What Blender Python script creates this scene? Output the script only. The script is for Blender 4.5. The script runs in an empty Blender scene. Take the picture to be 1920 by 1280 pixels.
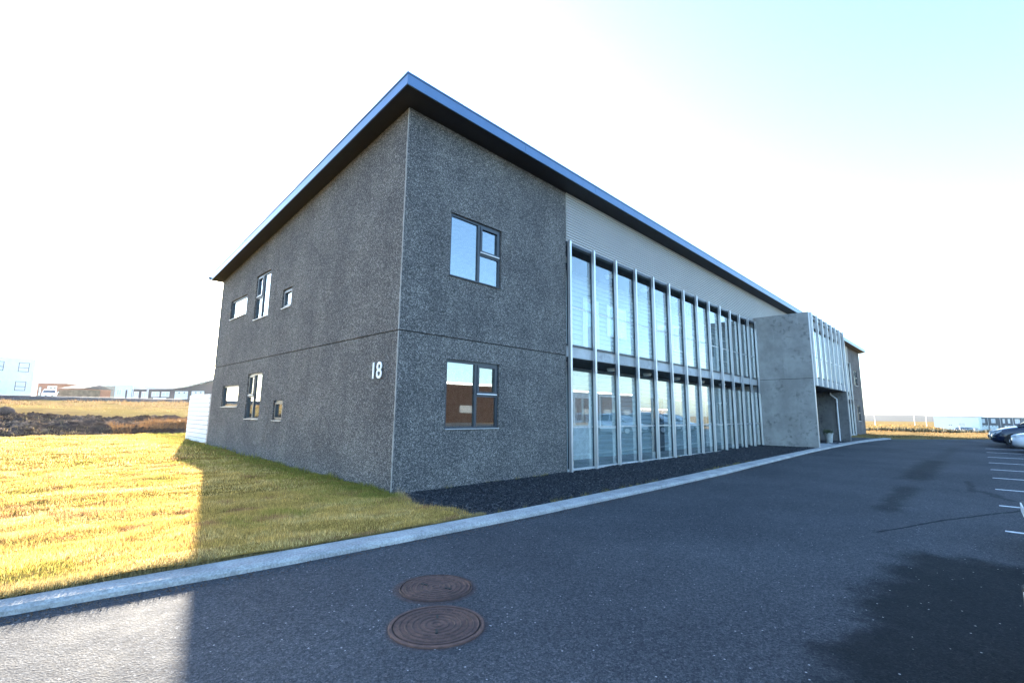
import bpy, bmesh, math, random
import numpy as np
from mathutils import Vector, Matrix
R = math.radians
random.seed(7); rng = np.random.default_rng(11)
S = bpy.context.scene
COL = S.collection

# ------------------------------------------------------------------ camera
CAM = Vector((-4.91352, -7.83402, 1.51994))
YAW, PITCH, ROLL, FPX = 0.77279, 0.15146, 0.01109, 887.76567
fw = Vector((math.cos(PITCH)*math.cos(YAW), math.cos(PITCH)*math.sin(YAW), math.sin(PITCH)))
rt0 = Vector((math.sin(YAW), -math.cos(YAW), 0)); up0 = rt0.cross(fw)
rt = rt0*math.cos(ROLL)+up0*math.sin(ROLL); up = -rt0*math.sin(ROLL)+up0*math.cos(ROLL)
cam = bpy.data.cameras.new('camera'); camo = bpy.data.objects.new('camera', cam); COL.objects.link(camo)
m = Matrix((rt, up, -fw)).transposed().to_4x4(); m.translation = CAM
camo.matrix_world = m
cam.sensor_width = 36; cam.lens = 36*FPX/1920; cam.clip_start = .05; cam.clip_end = 30000
S.camera = camo
def at(px, py, D):
    """world point that the lens sees at photo pixel (1920 wide) at depth D"""
    return CAM + (fw + rt*((px-960)/FPX) + up*((640-py)/FPX))*D

# ------------------------------------------------------------------ light
SUN_EL = R(13.8); SUN_AZ = math.atan2(.236, .972)       # azimuth from +Y towards +X
w = bpy.data.worlds.new('World'); S.world = w; w.use_nodes = True
nt = w.node_tree; nt.nodes.clear()
sky = nt.nodes.new('ShaderNodeTexSky'); sky.sky_type = 'NISHITA'; sky.sun_disc = False
sky.sun_elevation = SUN_EL; sky.sun_rotation = SUN_AZ
sky.air_density = 1.0; sky.dust_density = 1.1; sky.ozone_density = 3.0
bg = nt.nodes.new('ShaderNodeBackground'); bg.inputs['Strength'].default_value = .1
wo = nt.nodes.new('ShaderNodeOutputWorld')
nt.links.new(sky.outputs[0], bg.inputs[0]); nt.links.new(bg.outputs[0], wo.inputs[0])
sl = bpy.data.lights.new('sun', 'SUN'); sl.energy = 5; sl.angle = R(.5); sl.color = (1, .90, .75)
so = bpy.data.objects.new('sun', sl); COL.objects.link(so)
sd = Vector((.236, .972, math.tan(SUN_EL))).normalized()
so.rotation_euler = sd.to_track_quat('Z', 'Y').to_euler(); so.location = (0, 30, 40)
S.view_settings.view_transform = 'Standard'; S.view_settings.look = 'None'
S.view_settings.gamma = 1; S.view_settings.exposure = 3.32
S.cycles.max_bounces = 8; S.cycles.transparent_max_bounces = 16
S.cycles.sample_clamp_indirect = 8

# ------------------------------------------------------------------ helpers
def node(nt, t, **kw):
    n = nt.nodes.new(t)
    for k, v in kw.items(): setattr(n, k, v)
    return n
def setin(n, name, v):
    if isinstance(v, bpy.types.NodeSocket): n.id_data.links.new(v, n.inputs[name])
    else: n.inputs[name].default_value = v
def c4(c): return (c[0], c[1], c[2], 1)
class MT:
    """small material builder"""
    def __init__(s, name):
        s.m = bpy.data.materials.new(name); s.m.use_nodes = True; s.t = s.m.node_tree; s.t.nodes.clear()
        s.out = node(s.t, 'ShaderNodeOutputMaterial'); s.p = node(s.t, 'ShaderNodeBsdfPrincipled')
        s.t.links.new(s.p.outputs[0], s.out.inputs[0]); s.co = node(s.t, 'ShaderNodeTexCoord').outputs['Object']
    def noise(s, scale, detail=4, rough=.55, co=None, out='Fac'):
        n = node(s.t, 'ShaderNodeTexNoise'); setin(n, 'Scale', scale); setin(n, 'Detail', detail); setin(n, 'Roughness', rough)
        setin(n, 'Vector', co or s.co); return n.outputs[out]
    def voro(s, scale, out='Distance', feature='F1', co=None):
        n = node(s.t, 'ShaderNodeTexVoronoi'); n.feature = feature; setin(n, 'Scale', scale); setin(n, 'Vector', co or s.co); return n.outputs[out]
    def mapping(s, loc=(0,0,0), rot=(0,0,0), sc=(1,1,1), kind='POINT', co=None):
        n = node(s.t, 'ShaderNodeMapping'); n.vector_type = kind; setin(n, 'Vector', co or s.co)
        setin(n, 'Location', loc); setin(n, 'Rotation', rot); setin(n, 'Scale', sc); return n.outputs[0]
    def ramp(s, fac, stops):
        n = node(s.t, 'ShaderNodeValToRGB'); setin(n, 'Fac', fac); e = n.color_ramp.elements
        while len(e) > 1: e.remove(e[-1])
        for i, (p, c) in enumerate(stops):
            if i == 0: e[0].position = p; e[0].color = c4(c)
            else: q = e.new(p); q.color = c4(c)
        return n.outputs[0]
    def rng(s, v, a, b, c=0, d=1, smooth=True):
        n = node(s.t, 'ShaderNodeMapRange'); n.interpolation_type = 'SMOOTHSTEP' if smooth else 'LINEAR'
        setin(n, 'Value', v); setin(n, 'From Min', a); setin(n, 'From Max', b); setin(n, 'To Min', c); setin(n, 'To Max', d); return n.outputs[0]
    def math(s, op, a, b=0, c=None):
        n = node(s.t, 'ShaderNodeMath', operation=op); setin(n, 0, a); setin(n, 1, b)
        if c is not None: setin(n, 2, c)
        return n.outputs[0]
    def mix(s, f, a, b, mode='MIX'):
        n = node(s.t, 'ShaderNodeMix'); n.data_type = 'RGBA'; n.blend_type = mode
        setin(n, 0, f)
        for i, v in ((6, a), (7, b)):
            if isinstance(v, bpy.types.NodeSocket): s.t.links.new(v, n.inputs[i])
            else: n.inputs[i].default_value = c4(v)
        return n.outputs[2]
    def bump(s, h, strength=.3, dist=.01):
        n = node(s.t, 'ShaderNodeBump'); setin(n, 'Height', h); setin(n, 'Strength', strength); setin(n, 'Distance', dist)
        s.t.links.new(n.outputs[0], s.p.inputs['Normal']); return n
    def set(s, **kw):
        nm = dict(color='Base Color', rough='Roughness', metal='Metallic', spec='Specular IOR Level', coat='Coat Weight')
        for k, v in kw.items():
            if isinstance(v, tuple): v = c4(v)
            setin(s.p, nm[k], v)
        return s
    def sep(s, v):
        n = node(s.t, 'ShaderNodeSeparateXYZ'); setin(n, 0, v); return n.outputs
def simple(name, c, rough=.6, metal=0, var=.12, scale=6, bump=0, bscale=40, spec=.5):
    q = MT(name); n = q.noise(scale, 5)
    col = q.mix(q.rng(n, .3, .7), tuple(v*(1-var) for v in c), tuple(min(1, v*(1+var)) for v in c))
    q.set(color=col, rough=rough, metal=metal, spec=spec)
    if bump: q.bump(q.noise(bscale, 4), bump, .01)
    return q.m

# ---- materials
def m_pebble():
    q = MT('pebble_dash')
    v1 = q.voro(52, 'Color'); s1 = q.sep(v1)[0]
    v2 = q.sep(q.voro(125, 'Color'))[1]
    n = q.noise(.9, 5, .6); n2 = q.noise(.35, 3)
    spk = q.math('ADD', q.math('MULTIPLY', s1, .6), q.math('MULTIPLY', v2, .4))
    col = q.ramp(spk, [(0, (.034, .034, .036)), (.4, (.074, .075, .077)), (.62, (.125, .125, .13)), (.85, (.235, .235, .24)), (1, (.40, .40, .40))])
    col = q.mix(q.rng(n, .3, .75), q.mix(1, col, (.78, .78, .80), 'MULTIPLY'), q.mix(1, col, (1.18, 1.17, 1.15), 'MULTIPLY'))
    # faint vertical rain streaks and a damp foot
    st = q.noise(1, 4, .6, co=q.mapping(sc=(2.4, 2.4, .18)))
    col = q.mix(q.rng(st, .52, .75, 0, .24), col, (.045, .046, .05))
    ck = q.noise(1.3, 8, .62)
    line = q.math('LESS_THAN', q.math('ABSOLUTE', q.math('SUBTRACT', ck, .5)), .003)
    col = q.mix(q.math('MULTIPLY', line, q.rng(n2, .5, .62, 0, .45)), col, (.03, .03, .032))
    col = q.mix(1, col, (1.15, 1.08, 1.0), 'MULTIPLY')
    q.set(color=col, rough=.9, spec=.2)
    q.bump(q.math('SUBTRACT', 1, q.voro(75)), .6, .01)
    return q.m
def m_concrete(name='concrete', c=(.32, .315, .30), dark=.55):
    q = MT(name)
    n = q.noise(1.1, 7, .65); n2 = q.noise(6, 6, .6); n3 = q.noise(60, 3)
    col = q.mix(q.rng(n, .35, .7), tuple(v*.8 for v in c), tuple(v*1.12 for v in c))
    blot = q.math('MULTIPLY', q.rng(n2, .50, .66), q.rng(q.noise(.8, 3, co=q.mapping(loc=(3, 1, 7))), .42, .58))
    col = q.mix(q.math('MULTIPLY', blot, .65), col, tuple(v*dark*.7 for v in c))
    st = q.noise(1, 4, .6, co=q.mapping(sc=(5, 5, .35)))
    col = q.mix(q.rng(st, .55, .78, 0, .35), col, tuple(v*1.35 for v in c))
    hole = q.rng(q.voro(2.6), .018, .03, 1, 0)
    col = q.mix(q.math('MULTIPLY', hole, .8), col, (.05, .05, .05))
    q.set(color=col, rough=.8, spec=.3); q.bump(q.math('ADD', n3, q.math('MULTIPLY', n2, 2)), .25, .01)
    return q.m
def m_kerb():
    q = MT('kerb_concrete'); n = q.noise(2.0, 7, .7); n2 = q.noise(45, 4, .7); n3 = q.noise(9, 5, .6)
    col = q.mix(q.rng(n, .3, .7), (.29, .29, .285), (.44, .435, .42)); col = q.mix(q.rng(n2, .35, .65), q.mix(1, col, (.78, .78, .78), 'MULTIPLY'), q.mix(1, col, (1.2, 1.2, 1.2), 'MULTIPLY'))
    col = q.mix(q.rng(n3, .60, .68, 0, .45), col, (.17, .165, .15))
    q.set(color=col, rough=.95, spec=.03); q.bump(q.math('ADD', n2, q.math('MULTIPLY', n3, 1.5)), .5, .012); return q.m
def m_glass(name, tint=(.80, .88, .90), k=1.9, add=.02):
    q = MT(name); q.t.nodes.remove(q.p)
    f = node(q.t, 'ShaderNodeFresnel'); ge = node(q.t, 'ShaderNodeNewGeometry'); setin(f, 'IOR', q.math('MULTIPLY_ADD', ge.outputs['Backfacing'], 1/1.5-1.5, 1.5))
    fac = q.math('MINIMUM', q.math('MULTIPLY_ADD', f.outputs[0], k, add), .96)
    bp = node(q.t, 'ShaderNodeBump'); setin(bp, 'Strength', .02); setin(bp, 'Distance', .02); setin(bp, 'Height', q.noise(1.4, 1))
    g = node(q.t, 'ShaderNodeBsdfGlossy'); setin(g, 'Roughness', .015); setin(g, 'Color', (.93, .98, 1, 1)); q.t.links.new(bp.outputs[0], g.inputs['Normal'])
    tr = node(q.t, 'ShaderNodeBsdfTransparent'); setin(tr, 'Color', c4(tint))
    mx = node(q.t, 'ShaderNodeMixShader'); setin(mx, 0, fac); q.t.links.new(tr.outputs[0], mx.inputs[1]); q.t.links.new(g.outputs[0], mx.inputs[2])
    q.t.links.new(mx.outputs[0], q.out.inputs[0]); return q.m
def m_asphalt():
    q = MT('asphalt')
    n = q.noise(.35, 5, .6); n2 = q.noise(3.5, 6, .6)
    g1 = q.sep(q.voro(62, 'Color'))[0]; g2 = q.sep(q.voro(140, 'Color'))[1]
    gr = q.math('ADD', q.math('MULTIPLY', g1, .45), q.math('MULTIPLY', g2, .55))
    col = q.ramp(gr, [(0, (.030, .031, .034)), (.5, (.060, .062, .066)), (.85, (.10, .102, .106)), (1, (.18, .18, .18))])
    col = q.mix(q.rng(n, .3, .72), q.mix(1, col, (.88, .88, .9), 'MULTIPLY'), q.mix(1, col, (1.2, 1.2, 1.2), 'MULTIPLY'))
    # pale stone chips, few and scattered
    vc = node(q.t, 'ShaderNodeTexVoronoi'); setin(vc, 'Scale', 26); setin(vc, 'Vector', q.co)
    chip = q.math('MULTIPLY', q.rng(vc.outputs['Distance'], .14, .20, 1, 0), q.math('GREATER_THAN', q.sep(vc.outputs['Color'])[0], .93))
    wob = q.noise(2.2, 5, .6, out='Color'); wv = node(q.t, 'ShaderNodeVectorMath', operation='SUBTRACT'); setin(wv, 0, wob); setin(wv, 1, (.5, .5, .5))
    def wco(a):
        s = node(q.t, 'ShaderNodeVectorMath', operation='SCALE'); setin(s, 0, wv.outputs[0]); setin(s, 'Scale', a)
        d = node(q.t, 'ShaderNodeVectorMath', operation='ADD'); setin(d, 0, q.co); setin(d, 1, s.outputs[0]); return d.outputs[0]
    def patch(x0, y0, x1, y1, hw, soft, wobble, ends=.15):
        L = math.hypot(x1-x0, y1-y0)/2
        o = q.sep(q.mapping(loc=((x0+x1)/2, (y0+y1)/2, 0), rot=(0, 0, math.atan2(y1-y0, x1-x0)), kind='TEXTURE', co=wco(wobble)))
        a = q.rng(q.math('ABSOLUTE', o[0]), L*(1-ends), L*(1+ends), 1, 0)
        b = q.rng(q.math('ABSOLUTE', o[1]), hw*(1-soft), hw*(1+soft), 1, 0)
        return q.math('MULTIPLY', a, b)
    def over(f, k, c):
        nonlocal col
        col = q.mix(q.math('MULTIPLY', f, k), col, c)
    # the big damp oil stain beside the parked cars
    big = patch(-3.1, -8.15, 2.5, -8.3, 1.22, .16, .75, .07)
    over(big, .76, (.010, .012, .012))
    over(patch(-1.3, -6.95, -.3, -7.1, .10, .8, .6), .45, (.015, .016, .017))
    # tyre and drip marks down the lane
    over(patch(5.2, -6.55, 9.0, -6.6, .17, .7, .4), .55, (.016, .018, .018))
    over(patch(10.5, -6.55, 17.5, -6.62, .30, .7, .4), .6, (.014, .016, .016))
    over(patch(18.5, -6.68, 27, -6.9, .2, .8, .4), .3, (.02, .021, .022))
    over(patch(3.3, -6.70, 5.1, -7.33, .022, .6, .10), .8, (.014, .014, .015))
    over(patch(5.0, -7.30, 7.6, -8.5, .03, .6, .12), .7, (.014, .014, .015))
    over(patch(9.0, -7.62, 11.2, -7.52, .06, .7, .3), .5, (.018, .018, .02))
    over(patch(8.1, -8.15, 9.4, -7.7, .08, .7, .3), .5, (.018, .018, .02))
    over(q.rng(q.noise(.9, 7, .7, co=q.mapping(loc=(5, 9, 0))), .60, .72), .25, (.03, .031, .033))
    # rust-stained rim of newer asphalt round the manholes
    for cx, cy in ((-2.19, -4.27), (-2.63, -4.88)):
        o = node(q.t, 'ShaderNodeVectorMath', operation='DISTANCE'); setin(o, 0, wco(.06)); setin(o, 1, (cx, cy, 0))
        over(q.rng(o.outputs['Value'], .33, .39, 1, 0), .55, (.085, .05, .042))
    col = q.mix(q.math('MULTIPLY', chip, .8), col, (.42, .42, .42))
    q.set(color=col, rough=q.rng(n2, .2, .8, .8, .95), spec=.03)
    q.bump(q.math('ADD', q.voro(80), q.math('MULTIPLY', n2, .6)), .55, .006)
    return q.m
def m_corrugated():
    q = MT('corrugated_aluminium'); n = q.noise(.8, 4, .6)
    q.set(color=q.mix(n, (.36, .355, .345), (.42, .415, .40)), rough=.6, metal=.1); return q.m
def m_alu():
    q = MT('brushed_aluminium'); n = q.noise(1, 5, .6, co=q.mapping(sc=(14, 14, .7)))
    q.set(color=q.mix(q.rng(n, .3, .7), (.50, .51, .52), (.72, .73, .74)), rough=q.rng(n, .2, .8, .32, .5), metal=.75); return q.m
def m_manhole():
    q = MT('rusty_iron'); n = q.noise(14, 6, .65); n2 = q.noise(90, 3)
    ln = node(q.t, 'ShaderNodeVectorMath', operation='LENGTH'); setin(ln, 0, q.co)
    wv = q.math('SINE', q.math('MULTIPLY', ln.outputs['Value'], 2*math.pi/.0465))
    col = q.mix(q.rng(n, .35, .65), (.070, .037, .031), (.125, .066, .052)); col = q.mix(q.math('MULTIPLY', q.rng(wv, -.6, .3, 1, 0), .38), col, (.022, .015, .014))
    q.set(color=col, rough=.8, metal=.1); q.bump(n2, .4, .004); return q.m
def m_ground(name, a, b, c, s=1.2):
    q = MT(name); n = q.noise(s, 7, .65); n2 = q.noise(s*.12, 5, .6); n3 = q.noise(s*14, 3)
    col = q.mix(q.rng(n, .35, .65), a, b); col = q.mix(q.rng(n2, .45, .62), col, c)
    q.set(color=col, rough=1.0, spec=0.0); q.bump(q.math('ADD', n, q.math('MULTIPLY', n3, .3)), .6, .12); return q.m
def m_gravel():
    q = MT('dark_gravel'); s = q.sep(q.voro(34, 'Color'))[0]; d = q.voro(34)
    col = q.ramp(s, [(0, (.012, .013, .016)), (.6, (.032, .034, .040)), (.9, (.07, .073, .08)), (1, (.16, .16, .17))])
    q.set(color=col, rough=.85, spec=.3); q.bump(q.math('SUBTRACT', 1, d), 1, .03); return q.m
def m_attr(name, rough=.7, trans=.35):
    q = MT(name); a = node(q.t, 'ShaderNodeAttribute'); a.attribute_name = 'tint'
    q.t.links.new(a.outputs['Color'], q.p.inputs['Base Color']); setin(q.p, 'Roughness', rough); setin(q.p, 'Specular IOR Level', .2)
    if trans:
        t = node(q.t, 'ShaderNodeBsdfTranslucent'); q.t.links.new(a.outputs['Color'], t.inputs['Color'])
        mx = node(q.t, 'ShaderNodeMixShader'); setin(mx, 0, trans); q.t.links.new(q.p.outputs[0], mx.inputs[1]); q.t.links.new(t.outputs[0], mx.inputs[2])
        q.t.links.new(mx.outputs[0], q.out.inputs[0])
    return q.m
def m_paint(name, c, rough=.28):
    q = MT(name); q.set(color=c, rough=rough, coat=.7, spec=.5); return q.m
M = dict(
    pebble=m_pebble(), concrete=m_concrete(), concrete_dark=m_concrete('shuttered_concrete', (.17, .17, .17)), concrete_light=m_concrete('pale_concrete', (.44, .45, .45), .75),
    glass=m_glass('gallery_glass', (.95, .985, .985), 1.7, .045), wglass=m_glass('window_glass', (.80, .86, .87), 2.2, .10), asphalt=m_asphalt(),
    corr_back=simple('pale_profiled_sheet', (.34, .41, .43), .6, 0, .05), corr_front=m_corrugated(), alu=m_alu(), manhole=m_manhole(), frame=simple('dark_window_frame', (.030, .038, .05), .4, 0, .1),
    fascia=simple('dark_blue_sheet_metal', (.125, .19, .28), .34, .75, .06, 2), soffit=simple('black_soffit', (.012, .012, .013), .6),
    dark=simple('black_rubber', (.012, .012, .012), .7), white=simple('white_paint', (.78, .78, .77), .5, 0, .05), sill=simple('zinc_sill', (.42, .43, .44), .4, .5, .1),
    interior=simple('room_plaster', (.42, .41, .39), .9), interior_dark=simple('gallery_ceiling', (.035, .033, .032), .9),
    lamp=simple('opal_lamp', (.7, .7, .66), .4), gravel=m_gravel(), door=simple('white_door', (.62, .64, .64), .45), kerb=m_kerb(),
    lawn=m_ground('turf', (.25, .17, .045), (.34, .22, .07), (.16, .11, .03), 3.0),
    field=m_ground('dry_field', (.215, .15, .065), (.13, .09, .045), (.20, .15, .06), .35),
    dirt=m_ground('bare_earth', (.045, .032, .028), (.10, .07, .055), (.06, .05, .045), 2.2),
    rock=m_ground('lava_rock', (.11, .075, .055), (.20, .15, .12), (.06, .042, .032), 2.0),
    blade=m_attr('grass_blades'), fence_white=simple('white_fence_boards', (.72, .74, .76), .5, 0, .04),
    plaster=simple('white_render', (.72, .78, .80), .85, 0, .04, 2), roofw=simple('pale_sheet_roof', (.6, .6, .6), .5, 0, .05), dark_wall=simple('dark_grey_render', (.085, .075, .075), .85),
    slate=simple('mid_grey_cladding', (.14, .145, .15), .85), beige=simple('beige_render', (.36, .32, .27), .85), brick=simple('red_brown_cladding', (.26, .12, .075), .85), timber=simple('brown_timber', (.20, .125, .075), .85, 0, .3, 1.5),
    brown=simple('brown_cladding', (.017, .012, .011), .95, spec=0), mark=simple('road_marking_paint', (.62, .64, .64), .6, 0, .18, 14), hill=simple('far_hill_heath', (.05, .05, .045), .95, 0, .25, .004),
    mount=simple('far_mountain', (.16, .17, .18), .95, 0, .2, .002), pot=simple('grey_pot', (.36, .38, .37), .6), leaf=m_attr('foliage', .6, .25),
    curtain=simple('frosted_blind', (.66, .70, .70), .8, 0, .04), garage=simple('white_garage_door', (.74, .80, .80), .5, 0, .03),
)

def empty(name, loc=(0,0,0), rz=0, label=None, cat=None, group=None):
    o = bpy.data.objects.new(name, None); COL.objects.link(o); o.location = loc; o.rotation_euler = (0, 0, rz); o.empty_display_size = .2
    return tag(o, label, cat, group)
def tag(o, label=None, cat=None, group=None, kind=None):
    if label: o['label'] = label
    if cat: o['category'] = cat
    if group: o['group'] = group
    if kind: o['kind'] = kind
    return o
def copy_tree(o, parent=None):
    c = o.copy(); COL.objects.link(c); c.parent = parent
    for ch in list(o.children): copy_tree(ch, c)
    return c
class MB:
    def __init__(s): s.v = []; s.f = []
    def add(s, vs, fs):
        n = len(s.v); s.v += [tuple(v) for v in vs]; s.f += [tuple(i+n for i in f) for f in fs]; return s
    def box(s, x0, x1, y0, y1, z0, z1):
        x0, x1 = sorted((x0, x1)); y0, y1 = sorted((y0, y1)); z0, z1 = sorted((z0, z1))
        return s.add([(x0,y0,z0),(x1,y0,z0),(x1,y1,z0),(x0,y1,z0),(x0,y0,z1),(x1,y0,z1),(x1,y1,z1),(x0,y1,z1)],
                     [(0,3,2,1),(4,5,6,7),(0,1,5,4),(1,2,6,5),(2,3,7,6),(3,0,4,7)])
    def cyl(s, a, b, r0, r1=None, n=12):
        a = Vector(a); b = Vector(b); r1 = r0 if r1 is None else r1; d = (b-a).normalized()
        u = d.orthogonal().normalized(); v = d.cross(u)
        vs = [a+(u*math.cos(t)+v*math.sin(t))*r0 for t in [2*math.pi*i/n for i in range(n)]] + [b+(u*math.cos(t)+v*math.sin(t))*r1 for t in [2*math.pi*i/n for i in range(n)]]
        return s.add(vs, [(i, (i+1) % n, n+(i+1) % n, n+i) for i in range(n)] + [tuple(range(n))[::-1], tuple(range(n, 2*n))])
    def lathe(s, c, prof, n=24):
        c = Vector(c); vs = []; fs = []
        for r, z in prof: vs += [c+Vector((r*math.cos(2*math.pi*i/n), r*math.sin(2*math.pi*i/n), z)) for i in range(n)]
        for k in range(len(prof)-1): fs += [(k*n+i, k*n+(i+1) % n, (k+1)*n+(i+1) % n, (k+1)*n+i) for i in range(n)]
        return s.add(vs, fs)
    def build(s, name, mat, parent=None, bevel=0, smooth=False, recalc=True):
        me = bpy.data.meshes.new(name); me.from_pydata(s.v, [], s.f)
        if recalc or bevel:
            bm = bmesh.new(); bm.from_mesh(me)
            if bevel: bmesh.ops.bevel(bm, geom=[e for e in bm.edges], offset=bevel, segments=1, affect='EDGES')
            bmesh.ops.recalc_face_normals(bm, faces=bm.faces); bm.to_mesh(me); bm.free()
        me.materials.append(mat); o = bpy.data.objects.new(name, me); COL.objects.link(o)
        if parent: o.parent = parent
        if smooth: me.polygons.foreach_set('use_smooth', [True]*len(me.polygons))
        return o
def npmesh(name, V, F, mat, tint=None, smooth=False):
    V = np.asarray(V, dtype=np.float32); F = np.asarray(F, dtype=np.int32); k = F.shape[1]
    me = bpy.data.meshes.new(name); me.vertices.add(len(V)); me.vertices.foreach_set('co', V.ravel())
    me.loops.add(F.size); me.loops.foreach_set('vertex_index', F.ravel())
    me.polygons.add(len(F)); me.polygons.foreach_set('loop_start', np.arange(0, F.size, k, dtype=np.int32)); me.polygons.foreach_set('loop_total', np.full(len(F), k, dtype=np.int32))
    if smooth: me.polygons.foreach_set('use_smooth', np.ones(len(F), dtype=bool))
    me.update(calc_edges=True)
    if tint is not None:
        a = me.color_attributes.new('tint', 'FLOAT_COLOR', 'POINT'); t = np.ones((len(V), 4), np.float32); t[:, :3] = tint; a.data.foreach_set('color', t.ravel())
    me.materials.append(mat); o = bpy.data.objects.new(name, me); COL.objects.link(o); return o

# numpy value noise
_tab = rng.random((256, 256))
def vn(x, y):
    xi = np.floor(x).astype(int); yi = np.floor(y).astype(int); fx = x-xi; fy = y-yi; fx = fx*fx*(3-2*fx); fy = fy*fy*(3-2*fy)
    g = lambda a, b: _tab[a & 255, b & 255]
    return (g(xi, yi)*(1-fx)+g(xi+1, yi)*fx)*(1-fy)+(g(xi, yi+1)*(1-fx)+g(xi+1, yi+1)*fx)*fy
def fbm(x, y, o=4, g=.5):
    s = 0; a = 1; t = 0
    for i in range(o): s = s+a*vn(x*2**i+17*i, y*2**i+31*i); t += a; a *= g
    return s/t-.5
def sstep(a, b, x): t = np.clip((x-a)/(b-a), 0, 1); return t*t*(3-2*t)

# ------------------------------------------------------------------ ground heights
def road_z(x): return np.maximum(0, np.minimum(x, 60)-5)*.006
def lawn_z(x, y):
    b = np.interp(y, [-3, -2.5, -2.2, 0, 6, 12.6, 18, 19.5, 24], [.07, .10, .13, .08, .17, .30, .42, .42, .3])
    return b+fbm(x*.8, y*.8, 3)*.07+fbm(x*2.4, y*3.6, 3)*.055
def terrain(x, y):
    yl = np.interp(y, [-1e4, -3, 12.6, 19, 23, 27, 35, 60, 69, 72.5, 76, 1e4], [-.1, -.02, .25, .36, .5, .85, 1.3, 1.95, 2.25, 2.6, 3.0, 3.0])
    yr = np.interp(x, [-1e4, 5, 36, 60, 210, 1e4], [-.12, -.12, .1, .1, -3.7, -3.7])
    ang = np.arctan2(y+8, x+5); w_ = sstep(R(18), R(42), ang)*sstep(-4, 3, y)
    z = yl*w_+yr*(1-w_)
    far = sstep(20, 30, np.hypot(x*.6, y))
    site = (x > -60)*(x < 41)*(y < 19)
    z = z+(fbm(x*.12, y*.12, 4)*.5+fbm(x*.7, y*.7, 3)*.22)*far*(1-site)
    r = sstep(95, 150, x)*(1-sstep(200, 240, x))*sstep(-12, 8, y)*(1-w_)
    z = z+r*(1.6+2.6*fbm(x*.02, y*.045+9, 3))
    return z-.1*site
u = np.linspace(-1, 1, 420); gx = 4 + np.sinh(u*7.2)/np.sinh(7.2)*5200; gy = 8 + np.sinh(u*7.2)/np.sinh(7.2)*5200
X, Y = np.meshgrid(gx, gy, indexing='ij'); Z = terrain(X, Y)
def gridmesh(name, X, Y, Z, mat, mask=None, smooth=True):
    n, mm = X.shape; idx = np.arange(n*mm).reshape(n, mm)
    F = np.stack([idx[:-1, :-1], idx[1:, :-1], idx[1:, 1:], idx[:-1, 1:]], -1)
    if mask is not None: F = F[mask]
    return npmesh(name, np.stack([X, Y, Z], -1).reshape(-1, 3), F.reshape(-1, 4), mat, smooth=smooth)
tag(gridmesh('ground', X, Y, Z, M['field']), kind='structure')

# road: one asphalt sheet from the kerb line to beyond the parked cars
kf = [(-40, -1.2), (-14, -2.0), (-8, -2.35), (-4.84, -2.53), (-3.16, -2.73), (-1.47, -2.82), (.64, -2.9), (3.5, -2.92), (8.1, -2.95), (12.5, -2.86), (18, -2.78), (22, -2.80), (27, -2.95), (31, -3.25), (34.4, -3.72)]
kb = [(-40, -.9), (-14, -1.7), (-8, -2.1), (-4.84, -2.30), (-3.06, -2.42), (-1.29, -2.53), (.99, -2.59), (4.17, -2.55), (9.3, -2.51), (13, -2.48), (18.2, -2.48), (22, -2.5), (27, -2.62), (31, -2.9), (34.3, -3.30)]
kfx, kfy = zip(*kf); kbx, kby = zip(*kb)
rx = np.concatenate([np.linspace(-60, -10, 26)[:-1], np.linspace(-10, 40, 180)])
X, T = np.meshgrid(rx, np.linspace(0, 1, 60), indexing='ij')
yt = np.where(X < 34.4, np.interp(X, kfx, kfy)+.02, -3.72-(X-34.4)*.9)
Y = yt*(1-T)+(-48+0*X)*T; Z = road_z(X)+.0
tag(gridmesh('asphalt_road', X, Y, Z, M['asphalt']), kind='structure')

# kerb: extruded stones with rounded arris and joints
def kerb():
    b = MB(); n = 0; xs = []
    x = -40
    while x < 34.2:
        xs.append((x, min(x+4.3, 34.3))); x += 4.3
    for i, (a, c) in enumerate(xs):
        g = .0025; a += g; c -= g; dz = 0; dy = 0
        for a, c in zip(np.linspace(a, c, 7)[:-1], np.linspace(a, c, 7)[1:]):
         vs = []
         for q in (a, c):
             f0 = float(np.interp(q, kfx, kfy))+dy; b0 = float(np.interp(q, kbx, kby))+dy; z = float(road_z(q))
             vs += [(q, f0, z-.12), (q, f0+.004, z+.035+dz), (q, f0+.035, z+.062+dz), (q, b0-.01, z+.068+dz), (q, b0, z+.06+dz), (q, b0, z-.12)]
         b.add(vs, [(i2, i2+1, i2+7, i2+6) for i2 in range(5)] + [(5, 0, 6, 11)] + [(0, 5, 4, 3, 2, 1), (6, 7, 8, 9, 10, 11)])
    return tag(b.build('kerb', M['kerb']), kind='structure')
kerb()
# lawn
ly = [-2.62, -2.1, -1.75, -1.3, -.55, 0, .1, 30]; lx = [-.30, -.38, -.50, -.46, -.12, .12, .3, .3]
def lawn_edge(y): return np.interp(y, ly, lx)
Yv = np.concatenate([np.linspace(-2.75, 6, 110)[:-1], np.linspace(6, 20.5, 90)])
X, Y = np.meshgrid(np.linspace(-1, 0, 150), Yv, indexing='ij')
yb = np.interp(np.minimum(X*26, 0), kbx, kby)
xe = lawn_edge(Y) + .05*fbm(Y*4, Y*0, 2)
xl = -26; X = xe+(X**3*.7+X*.3)*26
ykb = np.interp(X, kbx, kby)
Y = np.where(Y < 2, ykb-.0+(Y+2.75)/(4.75)*(2-ykb), Y)
edge = sstep(0, .12, xe-X)
Z = lawn_z(X, Y)-.014-.05*(1-edge)
tag(gridmesh('lawn', X, Y, Z, M['lawn']), kind='structure')
# lawn strip behind the building and beside the fence
X, Y = np.meshgrid(np.linspace(.1, 9, 40), np.linspace(12.7, 20.5, 40), indexing='ij')
tag(gridmesh('back_lawn', X, Y, lawn_z(X, Y)-.01, M['lawn']), kind='structure')
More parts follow.
